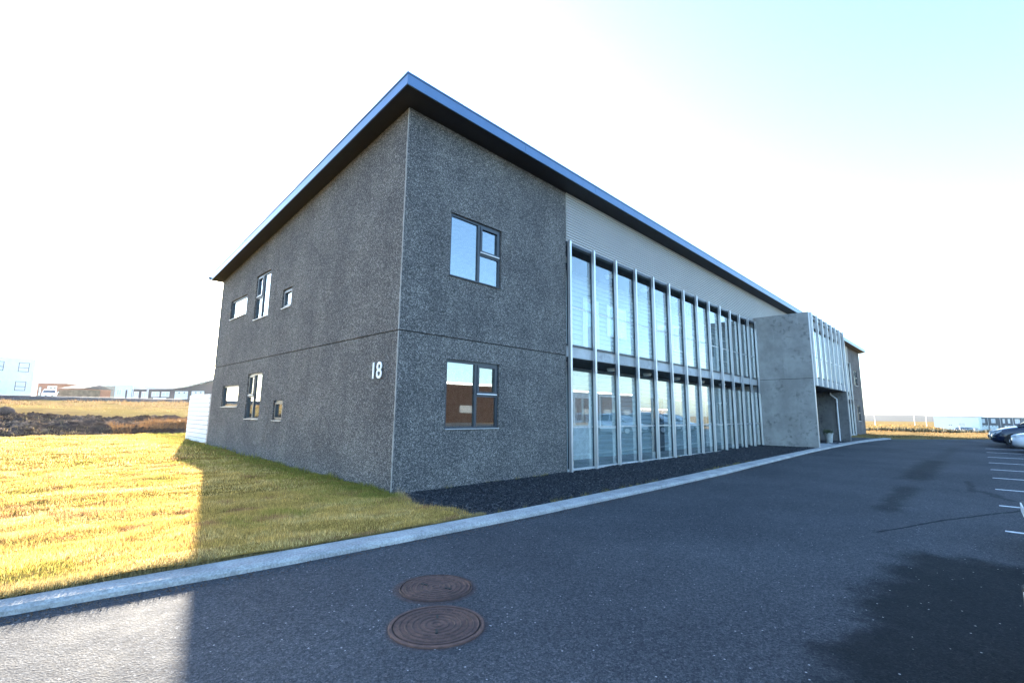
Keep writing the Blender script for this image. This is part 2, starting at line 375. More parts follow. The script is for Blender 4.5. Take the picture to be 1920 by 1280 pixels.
# gravel bed along the facade
X, T = np.meshgrid(np.linspace(-.6, 34.3, 420), np.linspace(0, 1, 40), indexing='ij')
yk = np.interp(X, kbx, kby); Y = yk+(.4-yk)*T
Z = road_z(X)+.035+fbm(X*9, Y*9, 2)*.018+fbm(X*1.5, Y*1.5, 2)*.03
tag(gridmesh('gravel_bed', X, Y, Z, M['gravel'], smooth=False), kind='structure')
# loose stones lying on the gravel
def stones(name, P, r0, r1, mat, flat=.7, kind='stuff'):
    base = np.array([(1,0,0),(-1,0,0),(0,1,0),(0,-1,0),(0,0,1),(0,0,-1)], float); tri = np.array([(0,2,4),(2,1,4),(1,3,4),(3,0,4),(2,0,5),(1,2,5),(3,1,5),(0,3,5)])
    n = len(P); s = rng.uniform(r0, r1, n)**1.0; a = rng.uniform(0, 6.28, n)
    V = base[None]*rng.uniform(.6, 1.3, (n, 6, 1))*s[:, None, None]; V[:, :, 2] *= flat
    V += rng.normal(0, .15, V.shape)*s[:, None, None]
    ca, sa = np.cos(a)[:, None], np.sin(a)[:, None]; x_ = V[:, :, 0]*ca-V[:, :, 1]*sa; y_ = V[:, :, 0]*sa+V[:, :, 1]*ca; V[:, :, 0] = x_; V[:, :, 1] = y_
    V += P[:, None, :]; F = tri[None]+(np.arange(n)*6)[:, None, None]
    return npmesh(name, V.reshape(-1, 3), F.reshape(-1, 3), mat)
n = 26000; gxr = rng.uniform(-.5, 21, n)**1.0; gxr = -.45+21.4*rng.random(n)**1.7; t = rng.random(n); yk = np.interp(gxr, kbx, kby); gyr = yk+.02+(-.03-yk)*t
ok = gxr > lawn_edge(gyr)-.02; gxr, gyr = gxr[ok], gyr[ok]
P = np.stack([gxr, gyr, road_z(gxr)+.04+fbm(gxr*1.5, gyr*1.5, 2)*.03], -1)
tag(stones('gravel_stones', P, .008, .022, M['gravel']), 'loose dark gravel stones between the facade and the kerb', 'gravel', kind='stuff')

# grass blades
def blades(name, P, h, wd, tint, mat, lean=.5):
    n = len(P); a = rng.uniform(0, 2*np.pi, n); b = rng.uniform(0, 2*np.pi, n); ln = rng.random(n)*lean
    dx = np.cos(a)*wd/2; dy = np.sin(a)*wd/2; V = np.zeros((n, 3, 3))
    V[:, 0] = P+np.stack([dx, dy, -.01+0*dx], -1); V[:, 1] = P-np.stack([dx, dy, .01+0*dx], -1)
    V[:, 2] = P+np.stack([np.cos(b)*h*ln, np.sin(b)*h*ln, h*np.sqrt(1-ln**2*.8)], -1)
    F = np.arange(3*n).reshape(n, 3); tt = np.repeat(tint[:, None], 3, 1).reshape(-1, 3)
    return npmesh(name, V.reshape(-1, 3), F, mat, tint=tt)
def grass_col(x, y, n):
    pal = np.array([(.50, .34, .105), (.43, .30, .085), (.56, .42, .17), (.18, .175, .035), (.34, .19, .085), (.31, .26, .06)])
    big = fbm(x*.9+3, y*1.6, 3); mid = fbm(x*3.1, y*5.5, 3); q = big+mid*.8+rng.normal(0, .09, n)
    i = np.where(q < -.12, 1, np.where(q < .12, 0, 2))
    i = np.where((fbm(x*1.6+9, y*2.8+4, 3)+rng.normal(0, .04, n)) > .17, 4, i)
    i = np.where((fbm(x*1.1+50, y*1.1+7, 3)+rng.normal(0, .05, n)) > .19, 5, i)
    dw = np.where(y > 0, np.abs(x+.02), np.hypot(x, y*1.0)*.9)          # strip of lusher grass at the wall foot
    i = np.where(dw+rng.normal(0, .16, n)+.5*mid < .62, 3, i); i = np.where((dw < 1.3) & (rng.random(n) < .45) & (i != 3), 5, i)
    return pal[i]*np.clip(rng.lognormal(0, .38, (n, 1)), .35, 2.0)*1.02
xs = []; 
for (x0, x1, y0, y1, cnt, w0, h0) in ((-7, .45, -2.7, 1.5, 170000, .0055, .036), (-9, .1, 1.5, 7, 90000, .009, .036), (-16, .1, 7, 20.3, 70000, .018, .045), (-20, -7, -2.4, 7, 16000, .014, .04), (0.2, 9, 12.8, 20.3, 9000, .03, .06)):
    x_ = rng.uniform(x0, x1, cnt); y_ = rng.uniform(y0, y1, cnt)
    ok = (y_ > np.interp(x_, kbx, kby)+.0) & ((x_ < lawn_edge(y_)+.05) | (y_ > 12.7)) & ~((x_ > -.02) & (y_ > -.02) & (y_ < 12.65))
    x_, y_ = x_[ok], y_[ok]; k = len(x_)
    dens = fbm(x_*2.2, y_*2.2, 3); tall = 1+2.6*np.clip(dens, -.22, .4)
    hh = h0*tall*rng.uniform(.45, 1.25, k); wall = (np.abs(x_) < .12) & (y_ > 0) & (y_ < 12.6); hh = np.where(wall, hh*2.2, hh)
    z_ = lawn_z(x_, y_)+.004
    xs.append((np.stack([x_, y_, z_], -1), hh, np.full(k, w0)*rng.uniform(.6, 1.3, k), grass_col(x_, y_, k)))
# taller dry stalks along the kerb, the gravel edge
k = 900; y_ = rng.uniform(-2.5, -.1, k); x_ = lawn_edge(y_)+rng.normal(0, .05, k); sel = rng.random(k) < .4; hh = np.where(sel, rng.uniform(.06, .2, k), .06)
xs.append((np.stack([x_, y_, .06+0*x_], -1), hh, np.full(k, .004), np.tile((.42, .30, .15), (k, 1))*rng.uniform(.7, 1.2, (k, 1))))
k = 15000; x_ = -9+9*rng.random(k)**.8; y_ = np.interp(x_, kbx, kby)+np.abs(rng.normal(.01, .07, k)); xs.append((np.stack([x_, y_, .07+0*x_], -1), np.where(x_ < -3.4, rng.uniform(.04, .13, k), rng.uniform(.015, .045, k)), np.full(k, .005), np.tile((.36, .28, .13), (k, 1))*rng.uniform(.6, 1.2, (k, 1))))
P, hh, ww, tt = [np.concatenate(q) for q in zip(*xs)]
tag(blades('grass', P, hh, ww, tt, M['blade'], .8), 'short yellow green grass of the lawn beside the dark building', 'grass', kind='stuff')

# bulldozed earth bank behind the lawn
X, Y = np.meshgrid(np.linspace(-24, 9, 330), np.linspace(18.8, 29.5, 110), indexing='ij')
prof = np.interp(Y, [18.8, 20.2, 21.5, 23, 25, 27, 29.5], [-.15, .12, .30, .28, .42, .35, -.35])
lump = np.abs(fbm(X*.9, Y*1.4, 4)); 
Z = terrain(X, Y)+prof*(1+.5*fbm(X*.25, Y*.1, 2))+.9*lump-.16+.35*np.abs(fbm(X*2.6, Y*2.6, 3))
fade = sstep(9, 3.5, X); Z = terrain(X, Y)-.2+(Z-terrain(X, Y)+.2)*fade
tag(gridmesh('earth_bank', X, Y, Z, M['dirt'], smooth=False), kind='structure')
def bankz(x, y):
    pr = np.interp(y, [18.8, 20.2, 21.5, 23, 25, 27, 29.5], [-.15, .12, .30, .28, .42, .35, -.35])
    return terrain(x, y)+pr*(1+.5*fbm(x*.25, y*.1, 2))+.9*np.abs(fbm(x*.9, y*1.4, 4))-.16+.35*np.abs(fbm(x*2.6, y*2.6, 3))
k = 5200; x_ = rng.uniform(-20, 1.0, k); y_ = rng.uniform(19.8, 27.5, k)
tag(stones('rubble', np.stack([x_, y_, bankz(x_, y_)], -1), .04, .15, M['rock'], .6), 'brown rubble and clods scattered over the bare earth bank', 'rubble', kind='stuff')
# dry grass: over the field, on the bank and in reddish tufts before the white fence
xs = []
for (x0, x1, y0, y1, cnt, hgt, wd, c, hf) in ((-40, 22, 28, 60, 26000, .16, .07, (.27, .19, .07), terrain), (-55, 40, 60, 69, 16000, .55, .12, (.25, .16, .075), terrain), (-20, 1, 19.3, 28, 15000, .2, .03, (.24, .17, .09), bankz), (-1.9, 2.4, 19.6, 23.0, 8000, .42, .03, (.22, .12, .055), bankz), (-24, -3, 19.2, 20.4, 5000, .2, .025, (.36, .26, .12), bankz)):
    x_ = rng.uniform(x0, x1, cnt); y_ = rng.uniform(y0, y1, cnt); cl = fbm(x_*.5, y_*.5, 4); ok = cl > -.06; x_, y_, cl = x_[ok], y_[ok], cl[ok]; k = len(x_)
    cc = np.tile(c, (k, 1))*rng.uniform(.55, 1.25, (k, 1))
    xs.append((np.stack([x_, y_, hf(x_, y_)-.03], -1), hgt*rng.uniform(.3, 1.1, k)*(.6+2.2*np.clip(cl, 0, 1)), np.full(k, wd)*rng.uniform(.5, 1.2, k), cc))
P, hh, ww, tt = [np.concatenate(q) for q in zip(*xs)]
tag(blades('dry_grass', P, hh, ww, tt, M['blade'], .7), 'tall dry golden and reddish grass over the field left of the building', 'dry grass', kind='stuff')
# right-hand field: dry grass and the dark low scrub row
xs = []
for (x0, x1, y0, y1, cnt, hgt, wd, c) in ((41, 75, -30, 14, 16000, .2, .08, (.26, .15, .06)), (75, 180, -50, 45, 26000, .35, .3, (.28, .17, .06)), (63, 69, -40, 20, 26000, .62, .16, (.055, .055, .035))):
    x_ = rng.uniform(x0, x1, cnt); y_ = rng.uniform(y0, y1, cnt); cl = fbm(x_*.4, y_*.4, 4); ok = cl > -.12; x_, y_, cl = x_[ok], y_[ok], cl[ok]; k = len(x_)
    xs.append((np.stack([x_, y_, terrain(x_, y_)-.03], -1), hgt*rng.uniform(.3, 1.1, k)*(.7+1.6*np.clip(cl, 0, 1)), np.full(k, wd)*rng.uniform(.5, 1.2, k), np.tile(c, (k, 1))*rng.uniform(.5, 1.3, (k, 1))))
a_ = [np.concatenate(q) for q in zip(*xs[:2])]
tag(blades('field_grass', *a_, M['blade'], .7), 'dry orange field grass beyond the end of the asphalt', 'dry grass', kind='stuff')
tag(blades('scrub_row', *xs[2], M['leaf'], .9), 'low dark green scrub in a row across the far field', 'scrub', kind='stuff')

# grit swept against the kerb, a few weeds in the gravel
k = 2600; x_ = -6+26*rng.random(k)**1.6; y_ = np.interp(x_, kfx, kfy)-np.abs(rng.normal(0, .10, k))-.005
tag(stones('grit', np.stack([x_, y_, road_z(x_)+.003], -1), .003, .010, M['rock']), 'loose grit lying along the foot of the kerb', 'grit', kind='stuff')
k = 1500; cx_ = rng.uniform(-.3, 12, 60); ci = rng.integers(0, 60, k); x_ = cx_[ci]+rng.normal(0, .05, k); y_ = np.where(ci % 3 == 0, -.04, np.interp(cx_[ci], kbx, kby)+.05)+np.abs(rng.normal(0, .03, k))*np.where(ci % 3 == 0, -1, 1)
tag(blades('weeds', np.stack([x_, y_, road_z(x_)+.03], -1), rng.uniform(.03, .11, k), np.full(k, .006), np.tile((.26, .22, .08), (k, 1))*rng.uniform(.5, 1.3, (k, 1)), M['blade'], .9), 'small dry weeds in the gravel bed', 'weeds', kind='stuff')
# road markings
b = MB()
for x0 in (4.72, 7.32, 9.92, 12.52, 15.12, 17.9, 20.9, 24.1, 27.3):
    for k in range(1):
        z0 = float(road_z(x0-.05))+.004; b.add([(x0-.05, -13.2, z0), (x0+.05, -13.2, z0+.0006), (x0+.05, -7.95, z0+.0006), (x0-.05, -7.95, z0)], [(0, 1, 2, 3)])
tag(b.build('road_markings', M['mark'], recalc=False), kind='structure')

# manholes
def manhole(c, label, r=.31, rim=.035):
    t = empty('manhole_cover', (c[0], c[1], .006), random.uniform(0, 6), label, 'manhole cover', 'rusty manhole covers in the asphalt')
    MB().lathe((0, 0, 0), [(r+rim, -.03), (r+rim, .003), (r+rim-.005, .007), (r+.014, .007), (r+.010, -.02)], 64).build('frame_ring', M['manhole'], t, smooth=False)
    b = MB(); pr = [(0.001, .006)]
    for i in range(1, 7):
        q = r*i/6.6; pr += [(q-.016, .004), (q-.012, .0095), (q-.003, .0095), (q, .004)]
    pr += [(r-.006, .004), (r-.002, .008), (r+.002, .006), (r+.002, -.03)]
    b.lathe((0, 0, 0), pr, 64)
    for k in range(24):
        a = k*math.pi/12; ca, sa = math.cos(a), math.sin(a)
        for q0, q1 in ((.19, .23), (.24, .285)):
            b.add([(ca*q0-sa*.004, sa*q0+ca*.004, .011), (ca*q0+sa*.004, sa*q0-ca*.004, .011), (ca*q1+sa*.004, sa*q1-ca*.004, .011), (ca*q1-sa*.004, sa*q1+ca*.004, .011)], [(0, 1, 2, 3)])
    b.build('lid', M['manhole'], t, recalc=False)
    MB().lathe((0, 0, 0), [(r+.0025, -.004), (r+.0095, -.004)], 64).build('joint', M['dark'], t, recalc=False)
    for a in (0, math.pi): MB().box(math.cos(a)*.12-.03, math.cos(a)*.12+.03, -.009, .009, .0, .012).build('lifting_slot', M['dark'], t)
manhole((-2.18, -4.27), 'rusty round manhole cover in the asphalt, the one nearer the kerb', .295, .022)
manhole((-2.63, -4.88), 'rusty round manhole cover in the asphalt, the one farther from the kerb', .305, .04)

# ------------------------------------------------------------------ the building
BX1, FX0, FX1, KX0, KX1, GX1, LX = 5.24, 5.30, 20.95, 20.95, 28.9, 46.2, 52.0
WB, H2, SL, H1 = 12.57, 7.78, .1067, 3.1
B = empty('apartment_building', (0, 0, 0), 0, 'long dark pebble-dashed two-storey building with fin-fronted glass gallery and house number 18', 'building')
def roof_z(y): return H2-SL*y
def wall(name, axis, u0, u1, z0, z1, holes, mat, th=.25, d0=0, slope=False, flip=1):
    """wall with real openings; axis 'A': u=x, depth=+y ; 'B': u=y, depth=+x"""
    us = sorted({u0, u1}|{h[0] for h in holes}|{h[1] for h in holes}); zs = sorted({z0, z1}|{h[2] for h in holes}|{h[3] for h in holes})
    us = [v for v in us if u0 <= v <= u1]; zs = [v for v in zs if z0 <= v <= z1]
    solid = lambda i, j: 0 <= i < len(us)-1 and 0 <= j < len(zs)-1 and not any(h[0] <= (us[i]+us[i+1])/2 <= h[1] and h[2] <= (zs[j]+zs[j+1])/2 <= h[3] for h in holes)
    def P(u, d, z):
        if slope and z == z1: z = roof_z(u)
        return (u, d0+d, z) if axis == 'A' else (d0+d*flip, u, z)
    b = MB()
    for i in range(len(us)-1):
        for j in range(len(zs)-1):
            if not solid(i, j): continue
            a, c, e, f = us[i], us[i+1], zs[j], zs[j+1]
            b.add([P(a,0,e),P(c,0,e),P(c,0,f),P(a,0,f)], [(0,1,2,3)]); b.add([P(a,th,e),P(c,th,e),P(c,th,f),P(a,th,f)], [(3,2,1,0)])
            if not solid(i-1, j): b.add([P(a,0,e),P(a,0,f),P(a,th,f),P(a,th,e)], [(0,1,2,3)])
            if not solid(i+1, j): b.add([P(c,0,e),P(c,th,e),P(c,th,f),P(c,0,f)], [(0,1,2,3)])
            if not solid(i, j-1): b.add([P(a,0,e),P(a,th,e),P(c,th,e),P(c,0,e)], [(0,1,2,3)])
            if not solid(i, j+1): b.add([P(a,0,f),P(c,0,f),P(c,th,f),P(a,th,f)], [(0,1,2,3)])
    bm = bmesh.new(); vs = [bm.verts.new(v) for v in b.v]
    for f in b.f: bm.faces.new([vs[i] for i in f])
    bmesh.ops.remove_doubles(bm, verts=bm.verts, dist=1e-4); bmesh.ops.recalc_face_normals(bm, faces=bm.faces)
    me = bpy.data.meshes.new(name); bm.to_mesh(me); bm.free(); me.materials.append(mat)
    o = bpy.data.objects.new(name, me); COL.objects.link(o); o.parent = B; return o
def window(axis, u0, u1, z0, z1, kind, flip=1, dd=0, sill='frame', label=None, blind=None):
    g = .045; t = .055
    def bx(b, a, c, d, e, f, h):   # u0,u1,depth0,depth1,z0,z1
        if axis == 'A': b.box(a, c, dd+d, dd+e, f, h)
        else: b.box(dd+flip*d, dd+flip*e, a, c, f, h)
        return b
    e = .004; u0 += e; u1 -= e; z0 += e; z1 -= e
    win = bx(bx(bx(bx(MB(), u0, u0+t, g, g+.07, z0, z1), u1-t, u1, g, g+.07, z0, z1), u0+t, u1-t, g, g+.07, z0, z0+t), u0+t, u1-t, g, g+.07, z1-t, z1).build('window', M['frame'], B)
    if label: win['label'] = label
    panes = []
    if kind == 'big':
        um = u0+(u1-u0)*.56; zm = z0+(z1-z0)*.50
        bx(MB(), um-.035, um+.035, g-.003, g+.068, z0+t, z1-t).build('mullion', M['frame'], win)
        bx(MB(), um+.035, u1-t, g-.001, g+.066, zm-.03, zm+.03).build('transom', M['frame'], win)
        a, c, f, h = um+.035, u1-t, zm+.03, z1-t; s = .055; b = MB()
        bx(b, a, a+s, g-.018, g+.05, f, h); bx(b, c-s, c, g-.018, g+.05, f, h); bx(b, a+s, c-s, g-.018, g+.05, f, f+s); bx(b, a+s, c-s, g-.018, g+.05, h-s, h); b.build('sash', M['frame'], win)
        bx(MB(), a-.01, c+.01, g-.035, g-.02, f-.008, f+.012).build('drip_bar', M['white'], win)
        panes = [(u0+t, um-.035, z0+t, z1-t), (a+s, c-s, f+s, h-s), (a, c, z0+t, zm-.03)]
    elif kind == 'small':
        s = .045; a, c, f, h = u0+t, u1-t, z0+t, z1-t; b = MB()
        bx(b, a, a+s, g-.018, g+.05, f, h); bx(b, c-s, c, g-.018, g+.05, f, h); bx(b, a+s, c-s, g-.018, g+.05, f, f+s); bx(b, a+s, c-s, g-.018, g+.05, h-s, h); b.build('sash', M['frame'], win)
        panes = [(a+s, c-s, f+s, h-s)]
    else: panes = [(u0+t, u1-t, z0+t, z1-t)]
    for p in panes: bx(MB(), p[0], p[1], g+.03, g+.034, p[2], p[3]).build('pane', M['wglass'], win)
    bx(MB(), u0-.0, u1+.0, -.03, g-.002, z0-.0, z0+.018).build('sill', M[sill], win, bevel=.002)
    if blind:
        for a_, c_, f_, h_ in blind: bx(MB(), u0+(u1-u0)*a_, u0+(u1-u0)*c_, g+.12, g+.125, z0+(z1-z0)*f_, z0+(z1-z0)*h_).build('blind', M['curtain'], win)
    return win
WA = [(1.17, 2.71, 1.18, 2.645), (1.17, 2.72, 4.43, 5.88)]
WBs = [(9.45, 11.22, 4.72, 5.43, 'one'), (7.36, 8.62, 4.38, 5.86, 'big'), (5.55, 6.23, 4.40, 4.98, 'small'), (9.45, 11.22, 1.63, 2.37, 'one'), (7.34, 8.60, 1.26, 2.67, 'big'), (5.56, 6.24, 1.25, 1.82, 'small')]
gp = .011
wall('front_wall', 'A', 0, BX1, -.3, H1-gp, [WA[0]], M['pebble'], slope=False)
wall('front_wall', 'A', 0, BX1, H1+gp, H2, [WA[1]], M['pebble'])
hb = [h[:4] for h in WBs]; ym = 6.82
for (a, c) in ((.25, ym-gp*.6), (ym+gp*.6, WB)):
    hs = [h for h in hb if a < h[0] < c]
    wall('gable_wall', 'B', a, c, -.3, H1-gp, [h for h in hs if h[3] < H1], M['pebble'])
    wall('gable_wall', 'B', a, c, H1+gp, 99, [h for h in hs if h[2] > H1], M['pebble'], slope=True)
# dark joint filler behind the gaps, pale corner edging strip
MB().box(.03, BX1-.002, .03, .20, H1-gp+.0005, H1+gp-.0005).box(.03, .2, .2, WB-.02, H1-gp+.0005, H1+gp-.0005).build('joint_seal', M['dark'], B)
MB().box(.02, .2, ym-gp*.6+.0005, ym+gp*.6-.0005, -.3, H1-gp).box(.02, .2, ym-gp*.6+.0005, ym+gp*.6-.0005, H1+gp, roof_z(ym)-.05).build('joint_seal', M['dark'], B)
for z0, z1 in ((-.25, H1-gp), (H1+gp, H2-.01)):
    b = MB(); k = int((z1-z0)/.12)
    for i in range(k):
        a = z0+(z1-z0)*i/k; c = z0+(z1-z0)*(i+1)/k; w_ = random.uniform(.028, .044); p_ = random.uniform(.004, .008)
        b.box(-p_, .0, -.002, w_, a, c)
    b.build('corner_edging', M['concrete'], B)
for wn, lab in zip(WA, ('ground floor window on the car park side', 'upper floor window on the car park side')): window('A', *wn, 'big', sill='sill' if wn is WA[0] else 'frame', label=lab)
for h in WBs: window('B', *h[:4], h[4], sill='sill', blind=[(.02, .98, .02, .98)] if h is WBs[3] else None)
# rooms behind the windows: floor slab, partitions, plaster
MB().box(.26, BX1-.02, .26, WB-.3, -.05, .02).build('ground_floor', M['interior'], B)
MB().box(.26, BX1-.02, .26, WB-.3, H1-.12, H1+.14).build('upper_floor', M['interior'], B)
MB().box(.26, BX1-.02, .26, WB-.3, H2-1.45, H2-1.40).build('room_ceiling', M['interior'], B)
MB().box(BX1-.25, BX1-.002, .252, WB-.3, -.3, 6.3).build('partition', M['interior'], B)
MB().box(.26, BX1-.26, 4.4, 4.5, .02, 2.95).box(.26, BX1-.26, 4.4, 4.5, 3.26, 6.3).build('partition', M['interior'], B)
MB().box(.26, BX1-.26, 7.0, 7.1, .02, 2.95).box(.26, BX1-.26, 7.0, 7.1, 3.26, 6.3).build('partition', M['interior'], B)
for z in (2.93, 6.28):
    MB().cyl((1.9, 1.6, z-.09), (1.9, 1.6, z+.04), .16, .19, 24).build('ceiling_lamp', M['lamp'], B)

# galleries
def corrugated(name, x0, x1, y, z0, z1, pitch=.076, amp=.014, mat=None, parent=B):
    b = MB(); zs = []; z = z0
    while z < z1-1e-6:
        for dz, dy in ((0, 0), (pitch*.46, 0), (pitch*.56, amp), (pitch*.90, amp)): 
            if z+dz < z1: zs.append((z+dz, y+dy))
        z += pitch
    zs.append((z1, y))
    vs = [(xx, yy, zz) for zz, yy in zs for xx in (x0, x1)]
    b.add(vs, [(2*i, 2*i+1, 2*i+3, 2*i+2) for i in range(len(zs)-1)]); b.box(x0+.002, x1-.002, y+amp+.004, y+amp+.06, z0, z1)
    return b.build(name, mat or M['corr_front'], parent, recalc=False)
def gallery(x0, x1, bays, zg=lambda x: 0):
    p = (x1-x0)/bays
    corrugated('corrugated_cladding', x0, x1, -.02, 6.34, H2+.0, .078, .028, M['corr_front'])
    MB().box(x0, x1, -.03, .10, 6.25, 6.335).build('head_beam', M['frame'], B)
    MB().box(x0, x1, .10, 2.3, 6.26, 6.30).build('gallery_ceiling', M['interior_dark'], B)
    MB().box(x0+.001, x1-.001, .012, 1.99, 3.07, 3.37).build('floor_slab', M['concrete_light'], B)
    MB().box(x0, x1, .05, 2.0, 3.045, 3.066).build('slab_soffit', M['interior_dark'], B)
    MB().box(x0, x1, -.045, .13, -.1, .105).build('plinth', M['concrete_light'], B, bevel=.006)
    MB().box(x0+.001, x1-.001, .135, 2.0, -.1, .095).build('gallery_floor', M['concrete_light'], B)
    corrugated('gallery_back_wall', x0, x1, 1.5, .10, 3.04, .16, .05, M['corr_back']); corrugated('gallery_back_wall', x0, x1, 1.5, 3.38, 6.25, .16, .05, M['corr_back'])
    for k in range(int((x1-x0)/5)):
        for z in (.10, 3.38):
            xd = x0+2.2+k*5.2+(.6 if z > 3 else 0)
            d = MB().box(xd, xd+.95, 1.44, 1.495, z, z+2.1).build('door', M['door'] if k % 2 == 0 else M['frame'], B)
            MB().box(xd+.1, xd+.85, 1.43, 1.437, z+1.1, z+1.95).build('door_glass', M['wglass'], d)
            f = MB().box(xd+1.5, xd+2.8, 1.45, 1.495, z+.95, z+2.1).build('gallery_window', M['white'], B); MB().box(xd+1.56, xd+2.74, 1.44, 1.447, z+1.01, z+2.04).build('pane', M['wglass'], f)
    for z in (3.0, 6.2):
        for k in range(int((x1-x0)/2.4)):
            MB().cyl((x0+1.0+k*2.4, 0.75, z-.05), (x0+1.0+k*2.4, 0.75, z+.05), .13, .16, 20).build('ceiling_lamp', M['lamp'], B)
    MB().box(x0, x1, .0, .03, 1.165, 1.20).build('handrail', M['alu'], B, bevel=.004); MB().box(x0, x1, .0, .03, 4.465, 4.50).build('handrail', M['alu'], B, bevel=.004)
    MB().box(x0, x1, -.02, .03, 3.372, 3.425).build('bottom_rail', M['frame'], B)
    for i in range(bays):
        a = x0+i*p+.055; c = x0+(i+1)*p-.055
        for z0, z1 in ((.11, 1.16), (1.205, 2.70), (3.43, 4.46), (4.505, 5.96)):
            MB().box(a-.03, c+.03, -.012, -.006, z0, z1).build('glass_pane', M['glass'], B)
    for i in range(bays+1):
        xc = x0+i*p; xc = min(max(xc, x0+.05), x1-.05)
        b = MB().box(xc-.038, xc+.038, -.135, -.122, .0, 6.335).box(xc-.038, xc-.028, -.122, -.05, .0, 6.335).box(xc+.028, xc+.038, -.122, -.05, .0, 6.335)
        fn = b.build('fin', M['alu'], B)
        MB().box(xc-.022, xc+.022, -.049, .004, .106, 3.065).box(xc-.022, xc+.022, -.049, .004, 3.43, 6.25).build('gasket', M['frame'], fn)
gallery(BX1+.005, FX1, 13)
gallery(KX1, GX1, 14)

corrugated('corrugated_cladding', FX1+.001, KX1-.001, -.02, 6.54, H2+.0, .078, .028, M['corr_front'])
# concrete entrance box
yb = -2.45
wl = MB().box(KX0+.006, KX0+.22, yb+.004, 2.2, -.2, 3.33).build('box_side_wall', M['concrete'], B)
MB().box(KX0, KX0+.22, yb, 2.2, 3.35, 6.53).build('box_side_wall', M['concrete'], B)
MB().box(KX0+.03, KX0+.2, yb+.03, 2.1, 3.325, 3.355).build('joint_seal', M['dark'], B)
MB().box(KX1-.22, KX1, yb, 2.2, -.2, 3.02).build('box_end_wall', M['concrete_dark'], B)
MB().box(KX1-.22, KX1, yb, 2.2, 3.03, 6.53).build('box_end_wall', M['concrete'], B)
MB().box(KX0+.225, KX1-.225, yb+.01, 2.2, 3.03, 3.38).build('box_floor_slab', M['concrete_light'], B)
MB().box(KX0+.225, KX1-.225, yb+.01, 2.2, 6.3, 6.525).build('box_roof_slab', M['concrete'], B)
MB().box(KX0+.225, KX1-.225, yb+.10, yb+.24, 5.93, 6.295).build('box_lintel', M['concrete'], B)
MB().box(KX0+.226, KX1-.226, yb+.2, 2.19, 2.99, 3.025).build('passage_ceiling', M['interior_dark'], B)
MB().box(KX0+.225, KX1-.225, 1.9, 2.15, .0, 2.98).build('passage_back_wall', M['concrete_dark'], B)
MB().box(KX0+.225, KX1-.225, 1.2, 1.3, 3.39, 6.29).build('lobby_back_wall', M['interior'], B)
MB().box(KX0+.21, KX1-.21, yb-.05, 1.9, -.1, .155).build('passage_floor', M['concrete_light'], B, bevel=.008)
d = MB().box(24.2, 25.2, 1.84, 1.89, .16, 2.3).build('entrance_door', M['frame'], B); MB().box(24.3, 25.1, 1.83, 1.837, .4, 2.2).build('door_glass', M['wglass'], d)
MB().box(22.9, 24.2, -.9, -.7, 2.90, 2.985).build('ceiling_lamp', M['lamp'], B)
for i in range(8):
    xc = KX0+.28+i*(KX1-KX0-.42)/7
    MB().box(xc-.05, xc+.05, yb-.11, yb-.095, 3.0, 6.53).box(xc-.05, xc-.035, yb-.095, yb-.002, 3.0, 6.53).box(xc+.035, xc+.05, yb-.095, yb-.002, 3.0, 6.53).build('fin', M['alu'], B)
    if i < 7:
        nx = KX0+.28+(i+1)*(KX1-KX0-.42)/7
        MB().box(xc+.07, nx-.07, yb+.06, yb+.066, 3.46, 5.72).build('glass_pane', M['glass'], B)
MB().box(KX0+.225, KX1-.225, yb-.02, yb+.09, 6.46, 6.535).build('head_beam', M['frame'], B)
MB().box(KX0+.225, KX1-.225, yb+.04, yb+.08, 4.42, 4.46).build('handrail', M['alu'], B)
MB().box(KX0-.004, KX0+.10, yb-.035, yb-.002, .02, 6.53).build('corner_post', M['alu'], B)
# downpipe with a swan neck against the end wall
yp = -1.95; b = MB(); xw = KX1-.30
b.cyl((xw, yp, .16), (xw, yp, 2.62), .038, n=14).cyl((xw, yp, 2.60), (xw-.0, yp+.28, 2.86), .038, n=14).cyl((xw, yp+.28, 2.84), (xw, yp+.28, 2.98), .038, n=14)
for z in (.8, 2.4): b.cyl((xw, yp, z), (xw, yp, z+.05), .05, n=14)
b.build('downpipe', M['white'], B, smooth=False)

# far end panel with its two slim windows, gable and rear walls
fw_ = [(48.5, 50.0, 1.18, 2.645), (48.5, 50.0, 4.43, 5.88)]
wall('front_wall', 'A', GX1+.005, LX, -.3, H1-gp, [fw_[0]], M['pebble']); wall('front_wall', 'A', GX1+.005, LX, H1+gp, H2, [fw_[1]], M['pebble'])
for wn in fw_: window('A', *wn, 'big', sill='white', blind=[(.02, .98, .3, .98)])
MB().box(GX1+.03, LX-.02, .03, .2, H1-gp+.0005, H1+gp-.0005).build('joint_seal', M['dark'], B)
wall('gable_wall', 'B', .252, WB, -.3, 99, [], M['pebble'], d0=LX-.25, slope=True)
MB().box(.252, LX-.252, WB-.25, WB-.004, -.3, roof_z(WB)-.002).build('rear_wall', M['pebble'], B)
MB().box(BX1+.02, LX-.3, 2.3, 2.4, -.2, 7.3).build('spine_wall', M['interior'], B)
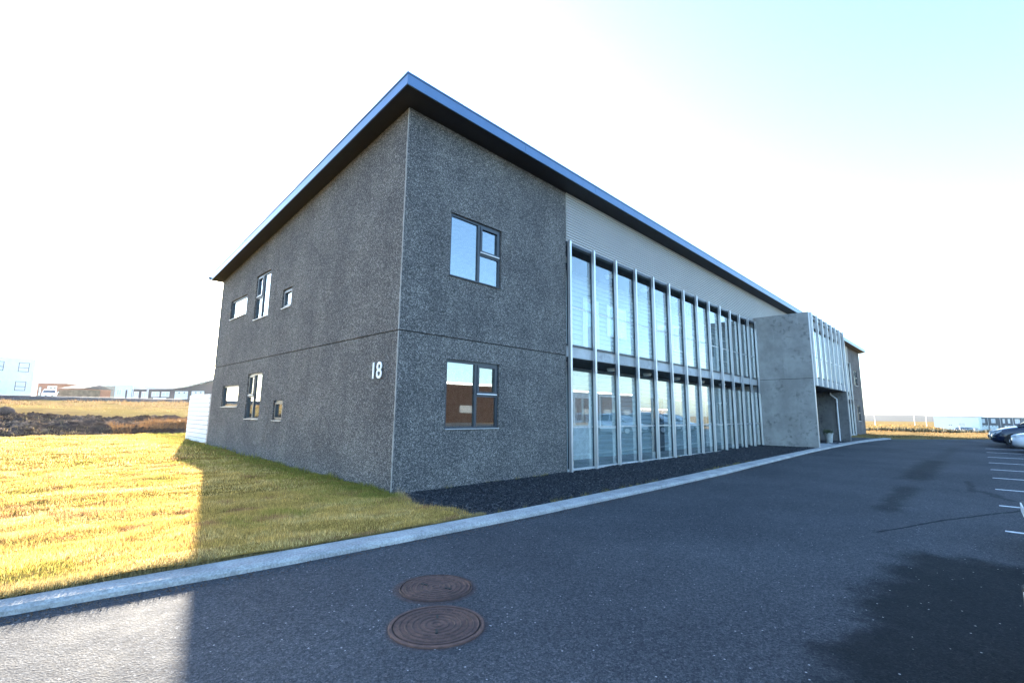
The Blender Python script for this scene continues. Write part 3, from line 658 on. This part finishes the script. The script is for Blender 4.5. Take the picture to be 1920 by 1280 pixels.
# roof: deck with falls to the rear, dark blue edge trim, black soffit
ox, oy, ths = .40, .52, .25; ov = .15
def slab(y0, y1, x0, x1, lo, hi):
    v = []
    for x_ in (x0, x1):
        for y_ in (y0, y1): v += [(x_, y_, roof_z(y_)+lo), (x_, y_, roof_z(y_)+hi)]
    return MB().add(v, [(0,1,3,2),(4,6,7,5),(0,4,5,1),(2,3,7,6),(1,5,7,3),(0,2,6,4)])
slab(-oy+.02, WB+ov-.02, -ox+.02, LX+ox-.02, .005, ths-.02).build('roof', M['fascia'], B)
slab(-oy+.019, WB+ov-.019, -ox+.019, LX+ox-.019, .001, .0045).build('soffit', M['soffit'], B)
RF = slab(-oy, -oy+.019, -ox, LX+ox, -.012, ths); RF.build('fascia', M['fascia'], B)
slab(-oy+.0195, WB+ov, -ox, -ox+.019, -.012, ths).build('fascia', M['fascia'], B)
slab(-oy+.0195, WB+ov, LX+ox-.019, LX+ox, -.012, ths).build('fascia', M['fascia'], B)
b = slab(-oy-.012, -oy-.001, -ox-.01, LX+ox+.01, ths-.03, ths+.008); v = slab(-oy-.012, WB+ov, -ox-.012, -ox-.001, ths-.03, ths+.008); b.add(v.v, v.f); v = slab(-oy-.01, -oy-.001, -ox-.009, LX+ox+.01, -.014, .012); b.add(v.v, v.f); v = slab(-oy-.01, WB+ov, -ox-.01, -ox-.001, -.014, .012); b.add(v.v, v.f); b.build('edge_trim', M['fascia'], B)
b = MB()
for x_ in np.arange(3.0, LX, 3.0): v = slab(-oy-.004, -oy-.0005, x_-.010, x_+.010, .014, ths-.032); b.add(v.v, v.f)
b.build('fascia_seams', M['fascia'], B)
MB().cyl((-ox-.06, WB+ov+.08, roof_z(WB+ov)+.12), (LX+ov, WB+ov+.08, roof_z(WB+ov)+.12), .07, n=12).build('gutter', M['fascia'], B)
# house number
tc = bpy.data.curves.new('num', 'FONT'); tc.body = '18'; tc.size = .47; tc.extrude = .008; tc.space_character = 1.0; tc.offset = .004
to = bpy.data.objects.new('num_tmp', tc); COL.objects.link(to); bpy.context.view_layer.update()
me = bpy.data.meshes.new_from_object(to.evaluated_get(bpy.context.evaluated_depsgraph_get())); COL.objects.unlink(to)
vs = np.array([v.co[:] for v in me.vertices]); w0 = vs[:, 0].min(); w1 = vs[:, 0].max(); h0 = vs[:, 1].min(); h1 = vs[:, 1].max()
for v in me.vertices:
    X_ = (v.co.x-w0)/(w1-w0); Z_ = (v.co.y-h0)/(h1-h0); e_ = v.co.z
    v.co = (-.024-e_, .865-X_*.35, 2.185+Z_*.335)
me.materials.append(M['white']); no = bpy.data.objects.new('house_number', me); COL.objects.link(no); no.parent = B; no['label'] = 'white house number 18'

# ------------------------------------------------------------------ white board fence behind the corner
Fn = empty('board_fence', (0, 12.7, .3), 0, 'white horizontal board fence at the rear corner of the dark building', 'fence')
for k in range(11):
    z0 = .03+k*.165; z1 = z0+.147
    b = MB().box(-.012, .010, .0, 1.28, z0, z1).box(-.012, .010, 1.30, 3.05, z0, z1)
    b.build('board', M['fence_white'], Fn, bevel=.003)
MB().box(.0105, .02, .0, 3.05, .03, 1.84).build('backing', M['frame'], Fn)
for y_ in (.0, 1.23, 2.95): MB().box(.021, .09, y_, y_+.09, -.35, 1.84).build('post', M['fence_white'], Fn)

# flower pot in the passage
Pt = empty('flower_pot', (26.0, -1.9, .156), 0, 'grey tapered plastic pot with a wilting plant under the concrete entrance box', 'flower pot')
MB().lathe((0, 0, 0), [(.001, .0), (.15, .0), (.205, .47), (.225, .47), (.225, .52), (.19, .52), (.185, .44), (.001, .44)], 28).build('pot', M['pot'], Pt)
k = 260; a = rng.uniform(0, 6.28, k); rr = rng.uniform(0, .26, k); P = np.stack([rr*np.cos(a)-.06, rr*np.sin(a), .44+rng.uniform(0, .2, k)], -1)
o = blades('leaves', P, rng.uniform(.06, .16, k), np.full(k, .03), np.tile((.07, .085, .045), (k, 1))*rng.uniform(.5, 1.8, (k, 1)), M['leaf'], .9); o.parent = Pt

# ------------------------------------------------------------------ cars
def make_car(paint, label, group=None, suv=0):
    """nose at local y=0 pointing +y, tail at y=-4.3, wheels on z=0"""
    C = empty('parked_car', (0, 0, 0), 0, label, 'car', group)
    h = .12*suv
    st = [(0.0,.58,.30,.56),(-.10,.74,.24,.68),(-.30,.85,.20,.78+h),(-.7,.89,.18,.86+h),(-1.15,.90,.17,.95+h),(-1.7,.905,.17,.98+h),(-2.6,.905,.17,1.0+h),(-3.4,.90,.18,1.02+h),(-3.95,.86,.24,1.02+h),(-4.2,.76,.30,.96+h),(-4.3,.62,.36,.80+h)]
    b = MB(); n = 14
    for (y, w_, z0, z1) in st:
        ring = [(0,z0),(.55*w_,z0),(.93*w_,z0+.05),(w_,z0+.22),(1.0*w_,z0+(z1-z0)*.6),(.955*w_,z1-.10),(.86*w_,z1-.02),(.5*w_,z1+.015)]
        full = ring+[(0, z1+.025)]+[(-a, c) for a, c in ring[:0:-1]]
        b.add([(a, y, c) for a, c in full], [])
    m_ = 16
    for i in range(len(st)-1):
        for j in range(m_): b.f.append((i*m_+j, i*m_+(j+1) % m_, (i+1)*m_+(j+1) % m_, (i+1)*m_+j))
    b.f += [tuple(range(m_)), tuple(range((len(st)-1)*m_, len(st)*m_))[::-1]]
    body = b.build('body', paint, C, smooth=True); sd_ = body.modifiers.new('s', 'SUBSURF'); sd_.levels = 1; sd_.render_levels = 2
    gs = [(-.95,.80,.93+h,.95+h),(-1.35,.78,.96+h,1.20+h),(-1.8,.76,.98+h,1.42+h),(-2.4,.75,.98+h,1.47+h),(-3.2,.75,1.0+h,1.45+h),(-3.75,.74,1.0+h,1.33+h),(-4.1,.72,1.0+h,1.02+h)]
    g = MB(); rf = MB()
    for (y, w_, z0, z1) in gs:
        tw = w_-.16*(z1-z0)/.5
        g.add([(-w_, y, z0-.03), (-tw, y, z1-.02), (-tw*.8, y, z1), (tw*.8, y, z1), (tw, y, z1-.02), (w_, y, z0-.03)], [])
    for i in range(len(gs)-1):
        for j in range(5): g.f.append((i*6+j, i*6+j+1, (i+1)*6+j+1, (i+1)*6+j))
    gh = g.build('glasshouse', M['wcar'], C, smooth=False)
    for i in (2, 3, 4, 5):
        (y, w_, z0, z1) = gs[i]; tw = w_-.16*(z1-z0)/.5; rf.add([(-tw-.012, y, z1-.03), (-tw*.82, y, z1+.012), (0, y, z1+.03), (tw*.82, y, z1+.012), (tw+.012, y, z1-.03)], [])
    for i in range(3):
        for j in range(4): rf.f.append((i*5+j, i*5+j+1, (i+1)*5+j+1, (i+1)*5+j))
    rf.build('roof', paint, C, smooth=True)
    for s in (-1, 1):
        for (i0, i1) in ((0, 2), (3, 3), (5, 6)):
            pl = MB()
            for i in {i0, i1} if i0 == i1 else ():
                (y, w_, z0, z1) = gs[i]; tw = w_-.16*(z1-z0)/.5
                pl.add([(s*(w_+.012), y-.04, z0-.03), (s*(w_+.012), y+.04, z0-.03), (s*(tw+.012), y+.03, z1-.02), (s*(tw+.012), y-.03, z1-.02)], [(0, 1, 2, 3)])
            if i0 != i1:
                (y, w_, z0, z1) = gs[i0]; (y2, w2, zz0, zz1) = gs[i1]; tw = w2-.16*(zz1-zz0)/.5; tw1 = w_-.16*(z1-z0)/.5
                pl.cyl((s*tw1, y, z1), (s*tw, y2, zz1), .03, n=6)
            pl.build('pillar', paint, C)
        MB().box(s*.93, s*1.06, -1.35, -1.20, .98+h, 1.11+h).build('mirror', paint, C, bevel=.02)
        hl = MB(); hl.add([(s*.50, -.055, .60), (s*.74, -.18, .62), (s*.84, -.42, .70+h*.8), (s*.82, -.40, .80+h*.8), (s*.70, -.17, .745+h*.6), (s*.50, -.07, .69+h*.3)], [(0, 1, 2, 3, 4, 5)])
        hl.v = [(x_, y_+.018, z_) for x_, y_, z_ in hl.v]; hl.build('headlight', M['lampglass'], C)
        for yw in (-.82, -3.42):
            wv = MB().cyl((s*.70, yw, .32), (s*.912, yw, .32), .32, n=28).build('wheel', M['dark'], C); MB().cyl((s*.90, yw, .32), (s*.918, yw, .32), .20, .17, 20).build('rim', M['alu'], wv)
            ar = MB()
            for t_ in range(12):
                a0 = math.pi*t_/12; a1 = math.pi*(t_+1)/12; ar.add([(s*.908, yw+math.cos(a_)*r_, .32+math.sin(a_)*r_) for a_, r_ in ((a0,.33),(a1,.33),(a1,.39),(a0,.39))], [(0,1,2,3)])
            ar.build('wheel_arch', M['dark'], C)
    MB().box(-.46, .46, -.06, .02, .36, .52).build('grille', M['dark'], C, bevel=.01)
    MB().box(-.26, .26, .02, .032, .42, .52).build('number_plate', M['white'], C)
    return C
M['wcar'] = m_paint('car_glass', (.015, .02, .024), .06); M['lampglass'] = m_paint('lamp_glass', (.62, .66, .70), .12)
pw = m_paint('white_car_paint', (.70, .73, .76)); pbl = m_paint('dark_blue_car_paint', (.010, .018, .045), .22); ps = m_paint('silver_car_paint', (.45, .47, .50))
def place(c, x, y, rz=0, z=None): c.location = (x, y, float(road_z(x))+.002 if z is None else z); c.rotation_euler = (0, 0, rz); return c
GC = 'cars parked along the right edge of the car park'
cw = place(make_car(pw, 'white car parked second from the far end, in front of the dark blue one', GC), 25.3, -8.75)
cb = place(make_car(pbl, 'dark blue car with a high bonnet beside the white car', GC, 1), 29.4, -8.2)
cs = place(copy_tree(cw), 32.4, -8.15); cs['label'] = 'pale car at the far end of the row, mostly hidden by the dark blue one'
for ch in cs.children:
    if ch.name.split('.')[0] in ('body', 'roof', 'pillar', 'mirror'): ch.data = ch.data.copy(); ch.data.materials[0] = ps
c1 = place(copy_tree(cw), 3.45, -8.13); c1['label'] = 'white car whose nose just enters the right edge of the picture near the parking lines'
c2 = place(copy_tree(cw), -.95, -7.975, R(4)); c2['label'] = 'nearest white car, only a sliver of bumper at the lower right edge'

# ------------------------------------------------------------------ background houses
def house(name, label, pl, pr, dl, dr, zb, zt, depth, wallm, wins=(), roof=None, roofm=None, cat='house', gable=None, group=None, parts=()):
    """front from photo column pl (distance dl) to pr (distance dr); base zb, eaves zt; local u along the front, d inward"""
    A = at(pl, 765, dl); Bp = at(pr, 765, dr); A.z = Bp.z = 0; U = (Bp-A); L = U.length; U.normalize(); N = Vector((-U.y, U.x, 0))
    if N.dot(A-CAM) < 0: N = -N
    T = empty(name, (A.x, A.y, zb), math.atan2(U.y, U.x), label, cat, group); s = 1 if N.dot(Vector((-U.y, U.x, 0))) > 0 else -1
    H = zt-zb
    if gable is None: MB().box(0, L, 0, s*depth, -1.5, H).build('wall', wallm, T)
    else:
        vs = [(u_*L, 0, h_*H) for u_, h_ in gable]+[(L, 0, -1.5), (0, 0, -1.5)]; k = len(vs); vs += [(a, s*depth, c) for a, _, c in vs]
        MB().add(vs, [tuple(range(k)), tuple(range(k, 2*k))[::-1]]+[(i, (i+1) % k, k+(i+1) % k, k+i) for i in range(k)]).build('wall', wallm, T)
    if roof:
        if roof == 'flat': MB().box(-.25, L+.25, -s*.25, s*(depth+.25), H+.003, H+.28).build('roof', roofm, T)
        elif roof == 'slope': MB().add([(-.3,-s*.4,H-.05),(L+.3,-s*.4,H-.05),(L+.3,s*depth/2,H+.7),(-.3,s*depth/2,H+.7),(-.3,s*(depth+.4),H-.05),(L+.3,s*(depth+.4),H-.05)], [(0,1,2,3),(3,2,5,4),(0,3,4),(1,5,2),(0,4,5,1)]).build('roof', roofm, T)
        elif roof == 'line':
            g_ = gable; b = MB()
            for i in range(len(g_)-1):
                (a, h0), (c, h1) = g_[i], g_[i+1]
                if abs(a-c) < 1e-3: continue
                b.add([(a*L, -s*.3, h0*H+.003), (c*L, -s*.3, h1*H+.003), (c*L, s*(depth+.2), h1*H+.003), (a*L, s*(depth+.2), h0*H+.003), (a*L, -s*.3, h0*H+.25), (c*L, -s*.3, h1*H+.25), (c*L, s*(depth+.2), h1*H+.25), (a*L, s*(depth+.2), h0*H+.25)],
                      [(0,1,2,3),(4,7,6,5),(0,4,5,1),(1,5,6,2),(2,6,7,3),(3,7,4,0)])
            b.build('roof', roofm, T)
    for (kind, a, c, e, f) in wins:
        x0, x1, z0, z1 = a*L, c*L, e*H, f*H
        if kind in ('win', 'winw'):
            fm = M['dark_wall'] if kind == 'win' else M['white']; t_ = .08 if kind == 'win' else .12
            b = MB()
            for q in ((x0,x1,z0,z0+t_),(x0,x1,z1-t_,z1),(x0,x0+t_,z0+t_,z1-t_),(x1-t_,x1,z0+t_,z1-t_)): b.box(q[0], q[1], -s*.05, s*.02, q[2], q[3])
            if kind == 'win': b.box(x0+t_, x1-t_, -s*.05, s*.02, z0+(z1-z0)*.42, z0+(z1-z0)*.42+t_)
            else: b.box((x0+x1)/2-.05, (x0+x1)/2+.05, -s*.05, s*.02, z0+t_, z1-t_)
            o = b.build('window', fm, T); MB().box(x0+t_, x1-t_, -s*.012, -s*.004, z0+t_, z1-t_).build('pane', M['wfar'], o)
        elif kind == 'garage':
            b = MB()
            for i in range(5): b.box(x0, x1, -s*.04, -s*.004, z0+(z1-z0)*i/5+.01, z0+(z1-z0)*(i+1)/5-.01)
            o = b.build('garage_door', M['garage'], T)
            for q in (.28, .68): MB().box(x0+(x1-x0)*q-.0, x0+(x1-x0)*q+.35, -s*.05, -s*.041, z0+(z1-z0)*.84, z0+(z1-z0)*.93).build('pane', M['dark_wall'], o)
        elif kind == 'door': MB().box(x0, x1, -s*.04, -s*.004, z0, z1).build('door', M['dark_wall'], T)
        elif kind == 'pipe': MB().cyl(((x0+x1)/2, -s*.08, 0), ((x0+x1)/2, -s*.08, H), .06, n=8).build('downpipe', M['white'], T)
    return T
M['wfar'] = m_paint('far_window_glass', (.62, .68, .70), .12)
def zat(py, D, px=960): return at(px, py, D).z
# left side
house('white_building', 'white two-storey building with dark-framed windows at the left edge of the picture', -60, 54, 76, 82, zat(742, 80, 30), zat(668, 80, 30), 5, M['plaster'],
      [('win', .70, .89, .63, .87), ('win', .69, .88, .14, .38), ('win', .26, .45, .63, .87), ('win', .24, .43, .14, .38)], cat='building')
house('low_house', 'low red-brown house with a white garage behind the parked white car', 64, 118, 96, 97, 3.0, zat(718, 96, 90), 10, M['brick'], [('garage', .35, .68, .0, .86), ('win', .05, .15, .3, .8)], 'flat', M['roofw'])
house('garden_shed', 'grey-roofed shed behind the brown timber fence', 112, 150, 84, 84, 3.0, zat(727, 84, 130), 6, M['brick'], (), 'slope', M['dark_wall'], cat='shed')
house('beige_house', 'low beige house between the timber fence and the pale garage', 150, 211, 92, 92, 3.0, zat(723, 92, 190), 10, M['beige'], [('winw', .55, .85, .3, .75)], 'flat', M['roofw'])
house('pale_garage', 'small pale garage with a white door left of the dark house', 211, 244, 88, 88, 3.0, zat(723, 88, 225), 9, M['plaster'], [('door', .62, .72, 0, .75), ('winw', .1, .4, .4, .8)], 'flat', M['roofw'], cat='garage')
house('dark_house', 'long dark grey house with white garage doors beyond the field', 243, 420, 80, 72, 2.6, zat(729, 77, 300), 14, M['dark_wall'],
      [('winw', .03, .085, .25, .85), ('winw', .12, .17, .25, .85), ('winw', .235, .32, .45, .82), ('winw', .345, .43, .45, .82), ('garage', .49, .625, -.05, .84), ('garage', .665, .79, -.05, .84), ('pipe', .195, .2, 0, 1), ], 'line', M['roofw'],
      gable=[(0, 1.02), (.105, 1.02), (.11, 1.0), (.46, 1.0), (.62, 1.14), (.80, 1.42), (1, 1.7)])
# timber fence
A = at(104, 765, 78); Bq = at(183, 765, 78); A.z = Bq.z = 0; L = (Bq-A).length; U = (Bq-A).normalized()
Tf = empty('timber_fence', (A.x, A.y, 2.9), math.atan2(U.y, U.x), 'brown upright-board timber fence beside the white parked car on the far road', 'fence')
b = MB(); x_ = 0
while x_ < L: b.box(x_, x_+.19, 0, .03+random.random()*.02, 0, 1.72+random.uniform(-.02, .02)); x_ += .2
b.build('boards', M['timber'], Tf); MB().box(0, L, .06, .12, .3, .42).box(0, L, .06, .12, 1.3, 1.42).build('rail', M['timber'], Tf)
# far-side road embankment, its car, posts
X, T = np.meshgrid(np.linspace(-60, 40, 160), np.linspace(0, 1, 40), indexing='ij')
Yr = 69.2+T*14; Zr = np.interp(Yr, [69.2, 70.0, 72.2, 90], [1.9, 2.0, 3.03, 3.03])+np.where(Yr < 72, fbm(X*1.2, Yr*1.2, 3)*.5, 0)
tag(gridmesh('far_road', X, Yr, Zr, M['gravel'], smooth=False), kind='structure')
q = at(88, 765, 72); wc = place(copy_tree(cw), q.x, q.y, math.atan2(-(CAM-q).x, (CAM-q).y), 3.03); wc['label'] = 'white car parked facing the viewer on the far road by the timber fence'; wc['group'] = 'distant parked cars'
def pole(name, px, D, zb, zt, r, label, arm=0, group=None, cat='post'):
    q = at(px, 765, D); T = empty(name, (q.x, q.y, zb), 0, label, cat, group)
    MB().cyl((0, 0, -.6), (0, 0, zt-zb), r, r*.7, 10).build('pole', M['white'] if r > .06 else M['sill'], T)
    if arm: MB().box(-.5, .9, -.06, .06, zt-zb-.05, zt-zb+.08).build('lamp_head', M['sill'], T)
    return T
pole('street_lamp', 245, 66, 2.0, zat(719, 66, 245), .07, 'thin street lamp before the dark house', 1, cat='street lamp')
pole('white_post', 272, 66, 2.0, zat(730, 66, 272), .09, 'short white post before the dark house')
q = at(286, 765, 66); Tg = empty('goal_frame', (q.x, q.y, 2.2), R(-8), 'low white pipe frame standing in front of the dark house', 'pipe frame')
MB().cyl((0, 0, -.3), (0, 0, .95), .05).build('leg', M['white'], Tg); MB().cyl((1.35, 0, -.3), (1.35, 0, .95), .05).build('leg', M['white'], Tg); MB().cyl((-.05, 0, .95), (1.40, 0, .95), .05).build('crossbar', M['white'], Tg)
# boulder at the left edge
q = at(8, 765, 24); bo = MB(); bm = bmesh.new(); bmesh.ops.create_icosphere(bm, subdivisions=3, radius=1)
for v in bm.verts:
    k = 1+.35*math.sin(v.co.x*3.1+1)*math.cos(v.co.y*2.7)+random.uniform(-.06, .06); v.co = Vector((v.co.x*.55, v.co.y*.45, v.co.z*.34))*k
me = bpy.data.meshes.new('boulder'); bm.to_mesh(me); bm.free(); me.materials.append(M['rock']); o = bpy.data.objects.new('boulder', me); COL.objects.link(o); o.location = (q.x, q.y, zat(776, 24, 8)-.05)
tag(o, 'grey boulder on the earth bank at the left edge', 'boulder')

# right side
house('white_hall', 'white hall across the field, left of the building with garage doors', 1748, 1832, 200, 190, -3.7, zat(781, 200, 1790), 18, M['plaster'], [('garage', .3, .42, 0, .5), ('winw', .55, .7, .35, .6)], 'flat', M['roofw'], cat='building')
house('garage_block', 'grey two-storey block with white garage doors at the right edge', 1832, 1912, 200, 190, -3.7, zat(783, 203, 1870), 12, M['slate'],
      [('garage', .02, .21, .0, .46), ('garage', .25, .45, .0, .46), ('garage', .60, .78, .0, .46), ('garage', .82, .99, .0, .46), ('winw', .07, .15, .62, .92), ('winw', .30, .40, .62, .92), ('winw', .57, .62, .62, .92), ('winw', .69, .74, .62, .92), ('winw', .85, .96, .62, .92), ('pipe', .22, .23, 0, 1), ('pipe', .5, .53, 0, 1), ('pipe', .8, .81, 0, 1)], 'flat', M['roofw'], cat='building')
for px, D, nm in ((1788, 190, 'left'), (1802, 188, 'right')):
    q = at(px, 765, D); c = place(copy_tree(cb), q.x, q.y, R(60), -3.35); c['group'] = 'distant parked cars'
    c['label'] = 'dark car before the white hall, nearer the garage block' if nm == 'right' else 'dark car before the white hall, farther from the garage block'
GP = 'slim white poles in the far field'
for px, D, top, lab in ((1638, 120, 776, 'slim white pole nearest the end of the dark building'), (1712, 118, 775, 'slim white pole, middle one in the far field'), (1734, 118, 776, 'slim white pole closest to the white hall')):
    pole('field_pole', px, D, zat(800, D, px), zat(top, D, px), .07, lab, 0, GP)
pole('white_post', 1795, 75, zat(812, 75, 1795), zat(799, 75, 1795), .09, 'short white post standing before the two distant dark cars')
for px, lab in ((1812, 'grey rubbish container beside the distant dark cars'), (1823, 'pale rubbish container next to the garage block')):
    q = at(px, 765, 190); T = empty('rubbish_container', (q.x, q.y, -3.5), .4, lab, 'container'); MB().box(-.9, .9, -.5, .5, .1, 1.25).build('bin_body', M['sill'], T, bevel=.05); MB().box(-.95, .95, -.55, .55, 1.26, 1.36).build('lid', M['dark_wall'], T)
# hills
def ridge(name, pts, D, thick, mat, zb=-30):
    b = MB(); n = len(pts); vs = []
    for (px, py) in pts: q = at(px, py, D); vs.append((q.x, q.y, q.z))
    d = Vector((math.cos(YAW), math.sin(YAW), 0)); rows = []
    for k, (f, hh) in enumerate(((-1, 0), (-.5, .55), (0, 1), (.5, .8), (1, 0))):
        rows += [(x+d.x*thick*f, y+d.y*thick*f, zb+(z-zb)*hh) for x, y, z in vs]
    fs = [(r*n+i, r*n+i+1, (r+1)*n+i+1, (r+1)*n+i) for r in range(4) for i in range(n-1)]
    return tag(b.add(rows, fs).build(name, mat, smooth=True), kind='structure')
ridge('far_ridge', [(1500, 781), (1560, 779), (1622, 777.5), (1650, 777), (1680, 778), (1715, 777.5), (1740, 779), (1752, 783), (1800, 786), (1960, 788)], 900, 160, M['hill'], -6)
ridge('mountain', [(-80, 722), (0, 716), (40, 711), (70, 708), (88, 709.5), (98, 711), (106, 709.5), (116, 712), (150, 722), (200, 735)], 1600, 260, M['mount'], -50)

# buildings across the car park that the gallery glass mirrors
def block(name, label, x0, x1, y0, y1, z0, h, mat, n):
    T = empty(name, (x0, y1, z0), 0, label, 'building'); L = x1-x0
    MB().box(0, L, y0-y1, 0, -1, h).build('wall', mat, T); MB().box(-.3, L+.3, y0-y1-.3, .3, h+.003, h+.3).build('roof', M['roofw'], T)
    for i in range(n):
        a = L*(i+.3)/n; o = MB().box(a, a+L/n*.3, .004, .06, 1.6, 2.6).build('window', M['frame'], T); MB().box(a+.1, a+L/n*.3-.1, .061, .066, 1.7, 2.5).build('pane', M['frame'], o)
block('brown_hall', 'brown hall across the car park, mirrored in the first ground floor panes', 22, 88, -60, -45, 0, 5.6, M['brown'], 9)
block('grey_hall', 'low grey hall across the car park, mirrored in the middle ground floor panes', 96, 132, -76, -60, -1.5, 4.6, M['dark_wall'], 5)

# ------------------------------------------------------------------ air
hz = MB().box(-7000, 7000, -7000, 7000, -55, 160)
hm = bpy.data.materials.new('haze'); hm.use_nodes = True; hn = hm.node_tree; hn.nodes.clear()
ho = node(hn, 'ShaderNodeOutputMaterial'); hp = node(hn, 'ShaderNodeVolumePrincipled')
setin(hp, 'Color', (.95, .97, 1, 1)); setin(hp, 'Density', 4e-5); setin(hp, 'Anisotropy', .8); hn.links.new(hp.outputs[0], ho.inputs['Volume'])
tag(hz.build('haze', hm), kind='stuff')
